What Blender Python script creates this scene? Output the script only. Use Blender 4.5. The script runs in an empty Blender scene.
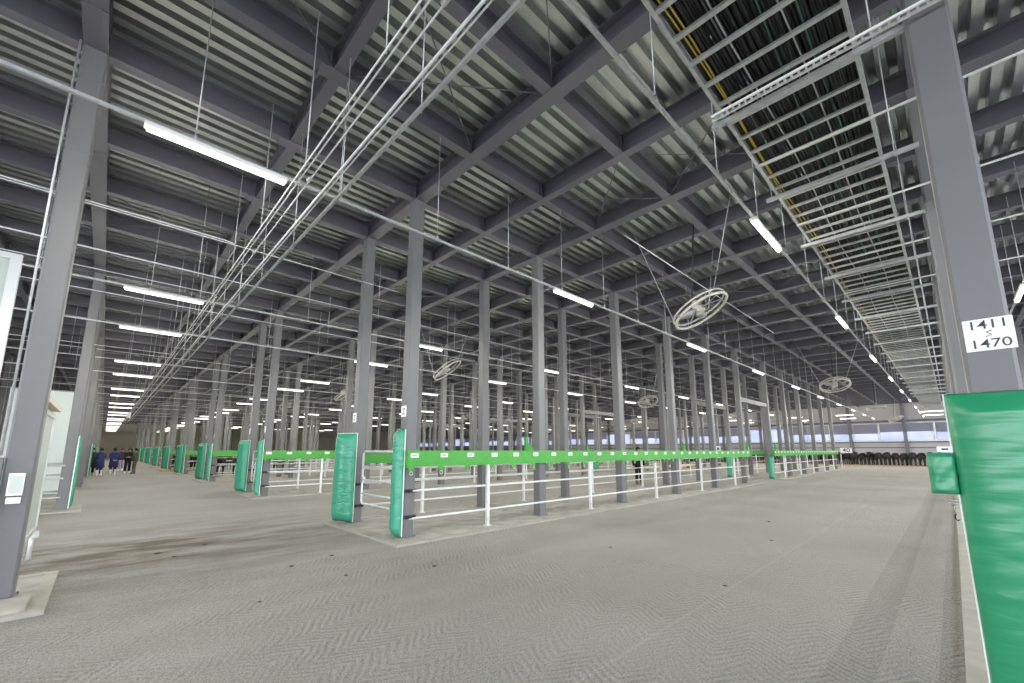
import bpy, bmesh, math, random
from mathutils import Vector, Matrix
random.seed(7)
PI = math.pi
SC = bpy.context.scene
COL = SC.collection

# ------------------------------------------------------------ camera, world, exposure
PITCH = math.atan2(67.5, 419.3)
YAW = math.atan2(409.0, math.hypot(419.3, 67.5))
cam_d = bpy.data.cameras.new('camera'); cam = bpy.data.objects.new('camera', cam_d); COL.objects.link(cam)
cam.location = (0, 0, 1.5); cam.rotation_euler = (PI/2 + PITCH, 0, -YAW)
cam_d.sensor_fit = 'HORIZONTAL'; cam_d.sensor_width = 36; cam_d.lens = 419.3/1024*36
cam_d.shift_y = 41.5/1024; cam_d.clip_start = .05; cam_d.clip_end = 400
SC.camera = cam
SC.view_settings.view_transform = 'Standard'; SC.view_settings.look = 'None'
SC.view_settings.gamma = 1; SC.view_settings.use_curve_mapping = False
SC.view_settings.exposure = 1.0
W = bpy.data.worlds.new('world'); SC.world = W; W.use_nodes = True
W.node_tree.nodes['Background'].inputs[0].default_value = (.86, .92, 1, 1)
W.node_tree.nodes['Background'].inputs[1].default_value = 3.1
LAMP = 160.0
SC.cycles.sample_clamp_direct = 2.5

# ------------------------------------------------------------ materials
MATS = {}
def mat(name, col, rough=.6, metal=0., spec=.5, emit=None, es=0., build=None):
    if name in MATS: return MATS[name]
    m = bpy.data.materials.new(name); m.use_nodes = True
    nt = m.node_tree; b = nt.nodes['Principled BSDF']
    b.inputs['Base Color'].default_value = (*col, 1); b.inputs['Roughness'].default_value = rough
    b.inputs['Metallic'].default_value = metal; b.inputs['Specular IOR Level'].default_value = spec
    if emit: b.inputs['Emission Color'].default_value = (*emit, 1); b.inputs['Emission Strength'].default_value = es
    if build: build(nt, b)
    MATS[name] = m; return m
def N(nt, t, **k):
    n = nt.nodes.new(t)
    for a, v in k.items(): setattr(n, a, v)
    return n
def mathn(nt, op, a, b=None, c=None):
    n = N(nt, 'ShaderNodeMath', operation=op)
    for i, v in enumerate((a, b, c)):
        if v is None: continue
        if hasattr(v, 'default_value'): nt.links.new(v, n.inputs[i])
        else: n.inputs[i].default_value = v
    return n.outputs[0]
def noise_col(scale, amount, detail=4, stretch=(1, 1, 1), bump=0., bscale=None):
    """vary the base colour by +-amount with a noise; optional bump"""
    def f(nt, b):
        tc = N(nt, 'ShaderNodeTexCoord'); mp = N(nt, 'ShaderNodeMapping'); mp.inputs['Scale'].default_value = stretch
        nt.links.new(tc.outputs['Object'], mp.inputs[0])
        n = N(nt, 'ShaderNodeTexNoise'); n.inputs['Scale'].default_value = scale; n.inputs['Detail'].default_value = detail
        nt.links.new(mp.outputs[0], n.inputs['Vector'])
        c = b.inputs['Base Color'].default_value[:3]
        r = N(nt, 'ShaderNodeValToRGB'); r.color_ramp.elements[0].position = .3; r.color_ramp.elements[1].position = .7
        r.color_ramp.elements[0].color = (*[max(0, v*(1-amount)) for v in c], 1)
        r.color_ramp.elements[1].color = (*[min(1, v*(1+amount)) for v in c], 1)
        nt.links.new(n.outputs[0], r.inputs[0]); nt.links.new(r.outputs[0], b.inputs['Base Color'])
        if bump:
            n2 = N(nt, 'ShaderNodeTexNoise'); n2.inputs['Scale'].default_value = bscale or scale*4
            nt.links.new(mp.outputs[0], n2.inputs['Vector'])
            bp = N(nt, 'ShaderNodeBump'); bp.inputs['Strength'].default_value = bump; bp.inputs['Distance'].default_value = .02
            nt.links.new(n2.outputs[0], bp.inputs['Height']); nt.links.new(bp.outputs[0], b.inputs['Normal'])
    return f

STEEL = mat('steel_paint', (.142, .142, .148), .5, .0, .5, build=noise_col(1.5, .06))
BEAMM = mat('beam_paint', (.108, .105, .130), .5, .0, .5, build=noise_col(1.2, .06))
GALV = mat('galvanised', (.62, .63, .65), .38, .75, build=noise_col(9, .12))
GALVB = mat('galvanised_pipe', (.78, .79, .80), .32, .4, build=noise_col(9, .10))
ZINC = mat('zinc_channel', (.55, .56, .57), .42, .5, build=noise_col(14, .12))
DECK = mat('deck_steel', (.58, .60, .60), .30, .9, build=noise_col(2.2, .16, stretch=(.3, 2, 1)))
GREEN = mat('rail_green', (.045, .30, .028), .38, 0, .5, build=noise_col(6, .08))
def vinyl(scale, strength):
    def f(nt, b):
        tc = N(nt, 'ShaderNodeTexCoord'); mp = N(nt, 'ShaderNodeMapping'); mp.inputs['Scale'].default_value = (1.2, 1.2, 5)
        nt.links.new(tc.outputs['Object'], mp.inputs[0])
        n = N(nt, 'ShaderNodeTexNoise'); n.inputs['Scale'].default_value = scale; n.inputs['Detail'].default_value = 3
        n.inputs['Distortion'].default_value = .8
        nt.links.new(mp.outputs[0], n.inputs['Vector'])
        bp = N(nt, 'ShaderNodeBump'); bp.inputs['Strength'].default_value = strength; bp.inputs['Distance'].default_value = .03
        nt.links.new(n.outputs[0], bp.inputs['Height']); nt.links.new(bp.outputs[0], b.inputs['Normal'])
    return f
VINYL = mat('green_vinyl', (.018, .25, .115), .30, 0, .7, build=vinyl(1.6, .24))
VINYLB = mat('teal_vinyl', (.033, .31, .19), .27, 0, .8, build=vinyl(4, .6))
WHITE = mat('white_plate', (.80, .80, .82), .5)
WEDGE = mat('white_edge', (.78, .82, .80), .45)
BLACK = mat('black_rubber', (.012, .02, .022), .6)
DARKINK = mat('ink', (.05, .05, .06), .6)
HOUSE = mat('lamp_housing', (.80, .80, .78), .5)
TUBE = mat('led_tube', (1, 1, 1), .5, emit=(1, .965, .85), es=LAMP)
CONC = mat('concrete', (.33, .32, .295), .85, 0, .3, build=noise_col(3, .22, bump=.15))
KERB = mat('kerb_concrete', (.34, .325, .29), .85, 0, .3, build=noise_col(5, .10))
WALLB = mat('beige_wall', (.56, .53, .42), .8, 0, .3, build=noise_col(.3, .05))
WALLG = mat('grey_wall_panel', (.45, .43, .45), .7, 0, .3, build=noise_col(.5, .05))
PALEG = mat('pale_green_panel', (.46, .52, .49), .45, 0, .5)
ALU = mat('aluminium_frame', (.66, .67, .66), .35, .5)
CREAM = mat('cream_hood', (.62, .56, .42), .5)
CABLE = mat('cable_black', (.012, .012, .013), .5)
CABY = mat('cable_yellow', (.55, .42, .05), .5)
CABG = mat('cable_green', (.03, .16, .12), .5)
FANM = mat('fan_ivory', (.50, .49, .44), .4, .1)
FANB = mat('fan_grey', (.38, .38, .40), .45, .3)
STRAW = mat('straw', (.42, .27, .13), .95, 0, .2, build=noise_col(6, .35, bump=.6, bscale=40))
COWM = mat('cow_hide', (.012, .010, .010), .55, 0, .4, build=noise_col(3, .4))
SKIN = mat('skin', (.50, .30, .22), .6)
WOOD = mat('plank_wood', (.66, .58, .38), .7, build=noise_col(6, .12, stretch=(.2, 3, 3)))

def floor_nodes(nt, b):
    tc = N(nt, 'ShaderNodeTexCoord'); sp = N(nt, 'ShaderNodeSeparateXYZ'); nt.links.new(tc.outputs['Object'], sp.inputs[0])
    x, y = sp.outputs[0], sp.outputs[1]
    # woven-wheel chevrons: ridges switch slant in strips 0.55 m wide, a little wobbly
    wob = N(nt, 'ShaderNodeTexNoise'); wob.inputs['Scale'].default_value = 2.2; wob.inputs['Detail'].default_value = 3
    nt.links.new(tc.outputs['Object'], wob.inputs['Vector'])
    w = mathn(nt, 'MULTIPLY', mathn(nt, 'SUBTRACT', wob.outputs[0], .5), .22)
    # pattern axes turned 20 degrees
    u = mathn(nt, 'ADD', mathn(nt, 'MULTIPLY', x, .97), mathn(nt, 'MULTIPLY', y, .24))
    v = mathn(nt, 'SUBTRACT', mathn(nt, 'MULTIPLY', y, .97), mathn(nt, 'MULTIPLY', x, .24))
    tri = mathn(nt, 'PINGPONG', mathn(nt, 'ADD', v, 100.), .24)
    ph = mathn(nt, 'MULTIPLY', mathn(nt, 'ADD', mathn(nt, 'ADD', u, w), mathn(nt, 'MULTIPLY', tri, 1.1)), 2*PI/.085)
    s = mathn(nt, 'SINE', ph)
    grit = N(nt, 'ShaderNodeTexNoise'); grit.inputs['Scale'].default_value = 85; grit.inputs['Detail'].default_value = 8; grit.inputs['Roughness'].default_value = .75
    nt.links.new(tc.outputs['Object'], grit.inputs['Vector'])
    vor = N(nt, 'ShaderNodeTexVoronoi'); vor.inputs['Scale'].default_value = 32
    nt.links.new(tc.outputs['Object'], vor.inputs['Vector'])
    patch = N(nt, 'ShaderNodeTexNoise'); patch.inputs['Scale'].default_value = .9; patch.inputs['Detail'].default_value = 2
    nt.links.new(tc.outputs['Object'], patch.inputs['Vector'])
    pr = N(nt, 'ShaderNodeValToRGB'); pr.color_ramp.elements[0].position = .38; pr.color_ramp.elements[1].position = .62
    pr.color_ramp.elements[0].color = (.25,)*3 + (1,)
    nt.links.new(patch.outputs[0], pr.inputs[0])
    brk_ = N(nt, 'ShaderNodeTexNoise'); brk_.inputs['Scale'].default_value = 26; nt.links.new(tc.outputs['Object'], brk_.inputs['Vector'])
    hs = mathn(nt, 'MULTIPLY', mathn(nt, 'MULTIPLY', s, pr.outputs[0]), mathn(nt, 'MAXIMUM', 0., mathn(nt, 'MULTIPLY', mathn(nt, 'SUBTRACT', brk_.outputs[0], .3), 4.5)))
    h = mathn(nt, 'ADD', mathn(nt, 'MULTIPLY', hs, .50), mathn(nt, 'MULTIPLY', grit.outputs[0], 1.7))
    h = mathn(nt, 'SUBTRACT', h, mathn(nt, 'MULTIPLY', vor.outputs[0], .45))
    bp = N(nt, 'ShaderNodeBump'); bp.inputs['Strength'].default_value = .9; bp.inputs['Distance'].default_value = .02
    nt.links.new(h, bp.inputs['Height']); nt.links.new(bp.outputs[0], b.inputs['Normal'])
    # colour
    big = N(nt, 'ShaderNodeTexNoise'); big.inputs['Scale'].default_value = .35; big.inputs['Detail'].default_value = 6
    nt.links.new(tc.outputs['Object'], big.inputs['Vector'])
    r = N(nt, 'ShaderNodeValToRGB')
    r.color_ramp.elements[0].position = .3; r.color_ramp.elements[1].position = .7
    r.color_ramp.elements[0].color = (.318, .304, .282, 1); r.color_ramp.elements[1].color = (.402, .390, .368, 1)
    nt.links.new(big.outputs[0], r.inputs[0])
    # mud stains, stretched along the walkway in front of the left block
    mp = N(nt, 'ShaderNodeMapping'); mp.inputs['Scale'].default_value = (.6, 1.6, 1); mp.inputs['Rotation'].default_value = (0, 0, .5)
    nt.links.new(tc.outputs['Object'], mp.inputs[0])
    st = N(nt, 'ShaderNodeTexNoise'); st.inputs['Scale'].default_value = 1.3; st.inputs['Detail'].default_value = 8; st.inputs['Roughness'].default_value = .65
    nt.links.new(mp.outputs[0], st.inputs['Vector'])
    sr = N(nt, 'ShaderNodeValToRGB'); sr.color_ramp.elements[0].position = .40; sr.color_ramp.elements[1].position = .62
    nt.links.new(st.outputs[0], sr.inputs[0])
    dx = mathn(nt, 'SUBTRACT', x, .55); dy = mathn(nt, 'SUBTRACT', y, 8.75)
    d2 = mathn(nt, 'ADD', mathn(nt, 'MULTIPLY', mathn(nt, 'MULTIPLY', dx, dx), .45), mathn(nt, 'MULTIPLY', dy, dy))
    near = mathn(nt, 'DIVIDE', 1.9, mathn(nt, 'ADD', d2, 1.9))
    sf = mathn(nt, 'MULTIPLY', sr.outputs[0], mathn(nt, 'MULTIPLY', near, 1.3))
    mx = N(nt, 'ShaderNodeMixRGB'); nt.links.new(sf, mx.inputs[0]); nt.links.new(r.outputs[0], mx.inputs[1])
    mx.inputs[2].default_value = (.13, .105, .07, 1)
    # grit colour speckle
    peb = N(nt, 'ShaderNodeTexVoronoi'); peb.inputs['Scale'].default_value = 75; nt.links.new(tc.outputs['Object'], peb.inputs['Vector'])
    pv = mathn(nt, 'MULTIPLY', mathn(nt, 'SUBTRACT', .42, peb.outputs[0]), .34)
    g2 = mathn(nt, 'MULTIPLY', mathn(nt, 'ADD', mathn(nt, 'SUBTRACT', grit.outputs[0], .5), mathn(nt, 'MULTIPLY', hs, .040)), 3.6)
    br = mathn(nt, 'ADD', mathn(nt, 'ADD', 1., pv), g2)
    # worn wheel track along the right aisle
    a = mathn(nt, 'ABSOLUTE', mathn(nt, 'SUBTRACT', y, .66)); tr = mathn(nt, 'LESS_THAN', a, .13)
    a2 = mathn(nt, 'LESS_THAN', mathn(nt, 'ABSOLUTE', mathn(nt, 'SUBTRACT', y, 0.19)), .05)
    seam = mathn(nt, 'LESS_THAN', mathn(nt, 'ABSOLUTE', mathn(nt, 'SUBTRACT', y, 1.88)), .012)
    br = mathn(nt, 'SUBTRACT', br, mathn(nt, 'MULTIPLY', tr, .12))
    br = mathn(nt, 'SUBTRACT', br, mathn(nt, 'MULTIPLY', a2, .14)); br = mathn(nt, 'ADD', br, mathn(nt, 'MULTIPLY', seam, .12))
    mu = N(nt, 'ShaderNodeVectorMath', operation='SCALE'); nt.links.new(mx.outputs[0], mu.inputs[0]); nt.links.new(br, mu.inputs['Scale'])
    nt.links.new(mu.outputs[0], b.inputs['Base Color'])
FLOOR = mat('rubber_mat_floor', (.35, .33, .3), .72, 0, .35, build=floor_nodes)

# ------------------------------------------------------------ mesh helpers
class MB:
    """collects shapes and links them as one mesh object"""
    def __init__(s): s.v = []; s.f = []; s.sm = []
    def add(s, vs, fs, smooth=False):
        o = len(s.v); s.v += [tuple(v) for v in vs]; s.f += [tuple(i+o for i in f) for f in fs]; s.sm += [smooth]*len(fs); return s
    def box(s, x0, x1, y0, y1, z0, z1, ch=0.):
        if ch:
            c = ch; P = [(x0+c, y0), (x1-c, y0), (x1, y0+c), (x1, y1-c), (x1-c, y1), (x0+c, y1), (x0, y1-c), (x0, y0+c)]
            n = 8; vs = [(x, y, z0) for x, y in P] + [(x, y, z1) for x, y in P]
            return s.add(vs, [tuple(range(n-1, -1, -1)), tuple(range(n, 2*n))] + [(i, (i+1) % n, (i+1) % n+n, i+n) for i in range(n)])
        vs = [(x, y, z) for z in (z0, z1) for x, y in ((x0, y0), (x1, y0), (x1, y1), (x0, y1))]
        return s.add(vs, [(3, 2, 1, 0), (4, 5, 6, 7), (0, 1, 5, 4), (1, 2, 6, 5), (2, 3, 7, 6), (3, 0, 4, 7)])
    def tube(s, a, b, r, n=8, r2=None):
        return s.path([a, b], r, n, r2)
    def path(s, pts, r, n=8, r2=None, closed=False):
        pts = [Vector(p) for p in pts]; m = len(pts); rings = []
        prev = None
        for i, p in enumerate(pts):
            if closed: d = pts[(i+1) % m] - pts[i-1]
            else: d = (pts[min(i+1, m-1)] - pts[max(i-1, 0)])
            d.normalize()
            if prev is None:
                u = d.orthogonal().normalized()
            else:
                u = (prev - d*prev.dot(d)); u = u.normalized() if u.length > 1e-6 else d.orthogonal().normalized()
            prev = u; w = d.cross(u)
            rr = r if r2 is None else r+(r2-r)*i/max(1, m-1)
            rings.append([p + rr*(math.cos(2*PI*k/n)*u + math.sin(2*PI*k/n)*w) for k in range(n)])
        vs = [q for rg in rings for q in rg]; fs = []
        for i in range(m if closed else m-1):
            j = (i+1) % m
            fs += [(i*n+k, i*n+(k+1) % n, j*n+(k+1) % n, j*n+k) for k in range(n)]
        s.add(vs, fs, True)
        if not closed:
            s.f += [tuple(len(s.v)-len(vs)+k for k in range(n-1, -1, -1)), tuple(len(s.v)-n+k for k in range(n))]; s.sm += [False]*2
        return s
    def prism(s, prof, a, b, ax):
        """profile [(p,q)] swept along axis ax ('x' or 'y' or 'z') from a to b"""
        n = len(prof)
        def P(p, q, t): return {'x': (t, p, q), 'y': (p, t, q), 'z': (p, q, t)}[ax]
        vs = [P(p, q, a) for p, q in prof] + [P(p, q, b) for p, q in prof]
        return s.add(vs, [tuple(range(n-1, -1, -1)), tuple(range(n, 2*n))] + [(i, (i+1) % n, (i+1) % n+n, i+n) for i in range(n)])
    def loft(s, rings, cap=True, smooth=True):
        n = len(rings[0]); vs = [p for r in rings for p in r]; fs = []
        for i in range(len(rings)-1): fs += [(i*n+k, i*n+(k+1) % n, (i+1)*n+(k+1) % n, (i+1)*n+k) for k in range(n)]
        s.add(vs, fs, smooth)
        if cap:
            o = len(s.v)-len(vs); s.f += [tuple(o+k for k in range(n-1, -1, -1)), tuple(len(s.v)-n+k for k in range(n))]; s.sm += [smooth]*2
        return s
    def mesh(s, name, m):
        me = bpy.data.meshes.new(name); me.from_pydata(s.v, [], s.f)
        me.polygons.foreach_set('use_smooth', s.sm); me.materials.append(m)
        bm = bmesh.new(); bm.from_mesh(me); bmesh.ops.recalc_face_normals(bm, faces=bm.faces); bm.to_mesh(me); bm.free()
        return me
    def build(s, name, m, parent=None, loc=None):
        o = bpy.data.objects.new(name, s.mesh(name, m)); COL.objects.link(o)
        if parent: o.parent = parent
        if loc: o.location = loc
        return o
def link(name, me, parent=None, loc=(0, 0, 0), rz=0.):
    o = bpy.data.objects.new(name, me); COL.objects.link(o); o.parent = parent; o.location = loc; o.rotation_euler = (0, 0, rz); return o
def tag(o, label, cat, group=None):
    o['label'] = label; o['category'] = cat
    if group: o['group'] = group
    return o
def struct(o): o['kind'] = 'structure'; return o
def empty(name, loc, rz=0.):
    o = bpy.data.objects.new(name, None); COL.objects.link(o); o.location = loc; o.rotation_euler = (0, 0, rz); return o
def copy_tree(o, kids, parent=None):
    c = o.copy(); COL.objects.link(c); c.parent = parent
    for ch in kids.get(o.name, []): copy_tree(ch, kids, c)
    return c
def kidmap():
    k = {}
    for o in bpy.data.objects:
        if o.parent: k.setdefault(o.parent.name, []).append(o)
    return k
def text(name, body, size, m, parent, loc, rot, sx=1.0):
    c = bpy.data.curves.new(name, 'FONT'); c.body = body; c.size = size; c.align_x = 'CENTER'; c.align_y = 'CENTER'; c.extrude = .0008; c.offset = size*.004
    t = bpy.data.objects.new(name, c); me = bpy.data.meshes.new_from_object(t); bpy.data.objects.remove(t)
    me.materials.clear(); me.materials.append(m)
    o = link(name, me, parent, loc); o.rotation_euler = rot; o.scale = (sx, 1, 1); return o
ORD = 'first second third fourth fifth sixth seventh eighth ninth tenth eleventh twelfth'.split()

# ------------------------------------------------------------ layout numbers
PER = 9.1
XA = [3.95+3.5*k for k in range(6)]                # first segment of a pen block
XB = [25.8+3.5*k for k in range(6)]                # second segment, past the cross aisle
BL = list(range(-1, 11))
def Y0(m): return 6.8+PER*m
def Y1(m): return 8.88+PER*m
XW, YN = 61.0, 106.0
XMIN, YMIN = -12.0, -9.0
ZB = 6.35; ZD = 6.67

# ------------------------------------------------------------ setting
struct(MB().add([(XMIN-30, YMIN-30, 0), (XW, YMIN-30, 0), (XW, YN, 0), (XMIN-30, YN, 0)], [(0, 1, 2, 3)]).build('floor', FLOOR))
# corrugated deck, ribs along x
d = MB(); vs = []; y = YMIN; prof = []
while y < YN+.3:
    prof += [(y, 0.), (y+.11, 0.), (y+.12, .13), (y+.21, .13)]; y += .22
for x in (XMIN, XW): vs += [(x, p, ZD+q) for p, q in prof]
n = len(prof); d.add(vs, [(i, i+1, i+1+n, i+n) for i in range(n-1)])
struct(d.build('ceiling', DECK))
struct(MB().box(XMIN, XW, YMIN, YN+.3, ZD+.16, ZD+.22).build('trim_1', STEEL))
def iprof(c, w, h, t=.012, tw=.009, ZB=6.35):
    return [(c-w/2, ZB), (c+w/2, ZB), (c+w/2, ZB+t), (c+tw/2, ZB+t), (c+tw/2, ZB+h-t), (c+w/2, ZB+h-t), (c+w/2, ZB+h), (c-w/2, ZB+h), (c-w/2, ZB+h-t), (c-tw/2, ZB+h-t), (c-tw/2, ZB+t), (c-w/2, ZB+t)]
YJ = []
for m in range(-2, 11):
    YJ += [Y0(m), Y1(m)] + [Y1(m)+1.755*i for i in (1, 2, 3)]
YJ = [y for y in YJ if YMIN < y < YN]
XG = sorted([-.6, 1.67, -4.1, -7.6, -2.35, -5.85] + XA + XB + [x+1.75 for x in XA[:-1]+XB] + [23.4, 46.4, 48.2, 50, 51.8, 53.6, 55.4, 57.2, 59])
for i, yj in enumerate(YJ):
    b = MB().prism(iprof(yj, .16, .32), XMIN, XW, 'x')
    for xg in (1.67,):
        b.box(xg-.22, xg+.22, yj-.10, yj+.10, ZB-.030, ZB-.014)
    if yj < 30:
        for xg in [v for v in XG if v < 13]:               # web stiffener plates at the joints
            b.box(xg-.10, xg-.09, yj-.075, yj+.075, ZB+.013, ZB+.307).box(xg+.09, xg+.10, yj-.075, yj+.075, ZB+.013, ZB+.307)
    struct(b.build('ceiling_joist', BEAMM))
for xg in XG:
    main = min(abs(xg-x) for x in XA+XB+[-.6, -4.1, -7.6]) < .01
    w = .22 if main else .15
    b = MB().prism(iprof(xg, w, .335, ZB=ZB-.012), YMIN, YN, 'y')
    if xg < 14 and main:
        for m in range(-1, 4):
            for yy in (Y0(m)-.55, Y1(m)+.55):
                b.box(xg-w/2, xg+w/2, yy-.25, yy+.25, ZB-.024, ZB-.013)
    struct(b.build('ceiling_girder', BEAMM))
# slack tie rods crossing the roof bays (bracing)
k = 0
for (xa, xb) in ((-.6, 1.67), (1.67, 3.95), (5.7, 7.45), (12.7, 14.45)):
    for m in range(-1, 5):
        for (ya, yb) in ((Y1(m)+1.755, Y1(m)+3.51), (Y1(m)+3.51, Y1(m)+5.265)):
            b = MB().tube((xa, ya, ZB+.06), (xb, yb, ZB+.06), .009, 6).tube((xb, ya, ZB+.03), (xa, yb, ZB+.03), .009, 6)
            struct(b.build('ceiling_brace', BEAMM))
# walls
ww = MB(); ZL, ZH = 2.46, 4.45
ww.box(XW, XW+.2, -40, YN, 0, ZL).box(XW, XW+.2, -40, YN, ZH, ZD+.2)
struct(ww.build('wall_east', WALLG))
struct(MB().box(XMIN-.2, XMIN, 14, YN, 0, ZD+.2).build('wall_west_light_block', WALLG))  # added wall, keeps outside light off the far left end
struct(MB().box(XMIN-.2, XW, YN, YN+.2, 0, ZD+.2).build('wall_north', WALLB))
def pane_nodes(nt, b):
    o = nt.nodes['Material Output']; t = N(nt, 'ShaderNodeBsdfTranslucent'); t.inputs[0].default_value = (.78, .80, .95, 1)
    tc = N(nt, 'ShaderNodeTexCoord'); n = N(nt, 'ShaderNodeTexNoise'); n.inputs['Scale'].default_value = .5
    nt.links.new(tc.outputs['Object'], n.inputs['Vector'])
    r = N(nt, 'ShaderNodeValToRGB'); r.color_ramp.elements[0].color = (.31, .33, .44, 1); r.color_ramp.elements[1].color = (.60, .61, .69, 1)
    nt.links.new(n.outputs[0], r.inputs[0]); nt.links.new(r.outputs[0], t.inputs[0])
    mx = N(nt, 'ShaderNodeMixShader'); mx.inputs[0].default_value = .25
    nt.links.new(t.outputs[0], mx.inputs[1]); nt.links.new(b.outputs[0], mx.inputs[2]); nt.links.new(mx.outputs[0], o.inputs[0])
PANE = mat('frosted_pane', (.5, .5, .55), .3, build=pane_nodes)
def shade_nodes(nt, b):
    o = nt.nodes['Material Output']; t = N(nt, 'ShaderNodeBsdfTranslucent'); t.inputs[0].default_value = (.40, .395, .43, 1)
    mx = N(nt, 'ShaderNodeMixShader'); mx.inputs[0].default_value = .35
    nt.links.new(t.outputs[0], mx.inputs[1]); nt.links.new(b.outputs[0], mx.inputs[2]); nt.links.new(mx.outputs[0], o.inputs[0])
SHADE = mat('sun_screen', (.5, .48, .52), .7, build=shade_nodes)
yw = -12.0; i = 1
while yw < YN-1:
    f = MB(); y2 = yw+4.35
    f.box(XW-.06, XW+.12, yw, yw+.09, ZL, ZH).box(XW-.06, XW+.12, y2-.09, y2, ZL, ZH).box(XW-.06, XW+.12, yw+.09, y2-.09, ZL, ZL+.08).box(XW-.06, XW+.12, yw+.09, y2-.09, ZH-.08, ZH)
    f.box(XW-.04, XW+.1, (yw+y2)/2-.03, (yw+y2)/2+.03, ZL+.08, ZH-.08)
    o = struct(f.build('window_%d' % i, ALU))
    p = MB().box(XW+.04, XW+.05, yw+.09, y2-.09, ZL+.08, ZH-.08).build('pane', PANE, o)
    drop = [1.05, 1.0, .25, 1.0, .9][i % 5]
    p = MB().box(XW+.0, XW+.012, yw+.09, y2-.09, ZH-.08-drop, ZH-.08).build('sun_screen', SHADE, o)
    yw = y2; i += 1
struct(MB().box(XW-.14, XW-.001, -12, YN, ZL-.14, ZL-.02).build('trim_2', STEEL))
struct(MB().box(XW-.14, XW-.001, -12, YN, ZH+.06, ZH+.28).build('trim_3', STEEL))
struct(MB().box(XW-.10, XW-.001, -12, YN, 1.75, 1.86).build('trim_4', STEEL))
for yy in [3.3+4.55*q for q in range(-3, 22)]:
    struct(MB().prism([(XW-.36, yy-.15), (XW-.15, yy-.15), (XW-.15, yy+.15), (XW-.36, yy+.15)], 0, ZB, 'z').build('wall_column', STEEL))
# pen slabs with kerbs
def slab(x0, x1, y0, y1):
    o = MB().box(x0, x1, y0, y1, 0, .025).build('floor_slab', CONC); struct(o)
    k = MB().box(x0-.11, x1+.11, y0-.11, y0, 0, .035).box(x0-.11, x1+.11, y1, y1+.11, 0, .035).box(x0-.11, x0, y0, y1, 0, .035).box(x1, x1+.11, y0, y1, 0, .035)
    struct(k.build('floor_kerb', KERB))
for m in BL:
    slab(3.58, 21.85, Y0(m)-.50, Y1(m)+.22); slab(25.45, 43.6, Y0(m)-.50, Y1(m)+.22); slab(-12, -.34, Y0(m)-.68, Y0(m)+.95)
struct(MB().box(55.2, XW, -8, 60, 0, .03).build('floor_bedding', STRAW))
o = MB()
o.box(3.2, 6.2, 39, 43.5, 0, .03).box(3.2, 6.2, 48, 52, 0, .03); struct(o.build('floor_bedding', STRAW))

# ------------------------------------------------------------ columns
cm = MB().box(-.11, .11, -.11, .11, .0, ZB-.002, .018).mesh('steel_column', STEEL)
cmn = MB()
cmn.box(-.11, .11, -.11, .11, .0, ZB-.002, .018)
for zz in (4.95, 5.9): cmn.box(-.113, .113, -.113, .113, zz, zz+.02)
cmn = cmn.mesh('steel_column', STEEL)
bp = MB().box(-.135, .135, -.135, .135, .025, .038)
for a in (-1, 1):
    for b_ in (-1, 1): bp.tube((a*.122, b_*.122, .038), (a*.122, b_*.122, .055), .009, 6)
bpm = bp.mesh('base_plate', STEEL)
tagm = MB().box(-.006, 0, -.085, .085, -.1, .1).mesh('number_tag', WHITE)
inkm = MB().box(-.002, 0, -.04, .04, .03, .05).box(-.002, 0, -.012, .012, -.015, .01).box(-.002, 0, -.04, .04, -.055, -.035).mesh('tag_print', DARKINK)
rubm = MB().box(-.012, 0, -.1, .1, -.83, .83).mesh('rubber_strip', BLACK)
brm = MB().box(-.13, .13, -.13, -.11, -.03, .03).box(-.03, .03, -.17, -.13, -.02, .02).mesh('pipe_clamp', BLACK)
def column(x, y, label, near, group, aisle=0):
    o = link('steel_column', cmn if near else cm, None, (x, y, 0)); o['kind'] = 'thing'
    tag(o, label, 'column', group)
    if near:
        link('base_plate', bpm, o)
    if aisle and near:
        if y > 1: t = link('number_tag', tagm, o, (-.111, 0, 2.2)); link('tag_print', inkm, t, (-.0061, 0, 0))
        link('rubber_strip', rubm, o, (-.111, 0, .88))
        for z in (.36, .80): link('pipe_clamp', brm, o, (0, 0, z))
    return o
BN = {-1: 'nearest right-side block'}
for m in range(0, 11): BN[m] = ORD[m]+' pen block'
for m in BL:
    for r, yy in enumerate((Y0(m), Y1(m))):
        row = ('near', 'far')[r]
        for s, xs in enumerate((XA, XB)):
            if s == 1 and m > 5: continue
            for k, x in enumerate(xs):
                if m == -1 and r == 1 and s == 0 and k == 0:
                    lab = 'large close grey steel column carrying the white number sign above the big green pad'
                elif s == 0: lab = 'grey steel column, %s row of %s, %s from walking aisle' % (row, BN[m], ORD[k])
                else: lab = 'distant grey steel column, %s row, %s beyond cross aisle, %s along' % (row, BN[m], ORD[k])
                column(x, yy, lab, m <= 2 and s == 0, 'grey steel columns of the pen blocks', k == 0)
        for k in range(2 if m < 4 else 1):
            if m == -1 or (m == 0 and r == 1): continue
            x = -.6-3.5*k
            lab = 'grey steel column on aisle side facing %s, %s row%s' % (BN[m], row, '' if k == 0 else ', one further back')
            if m == 0 and r == 0 and k == 0: lab = 'large close grey steel column at far left holding a small switch box'
            column(x, yy, lab, m <= 2, 'grey steel columns along the left side', 0)

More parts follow.
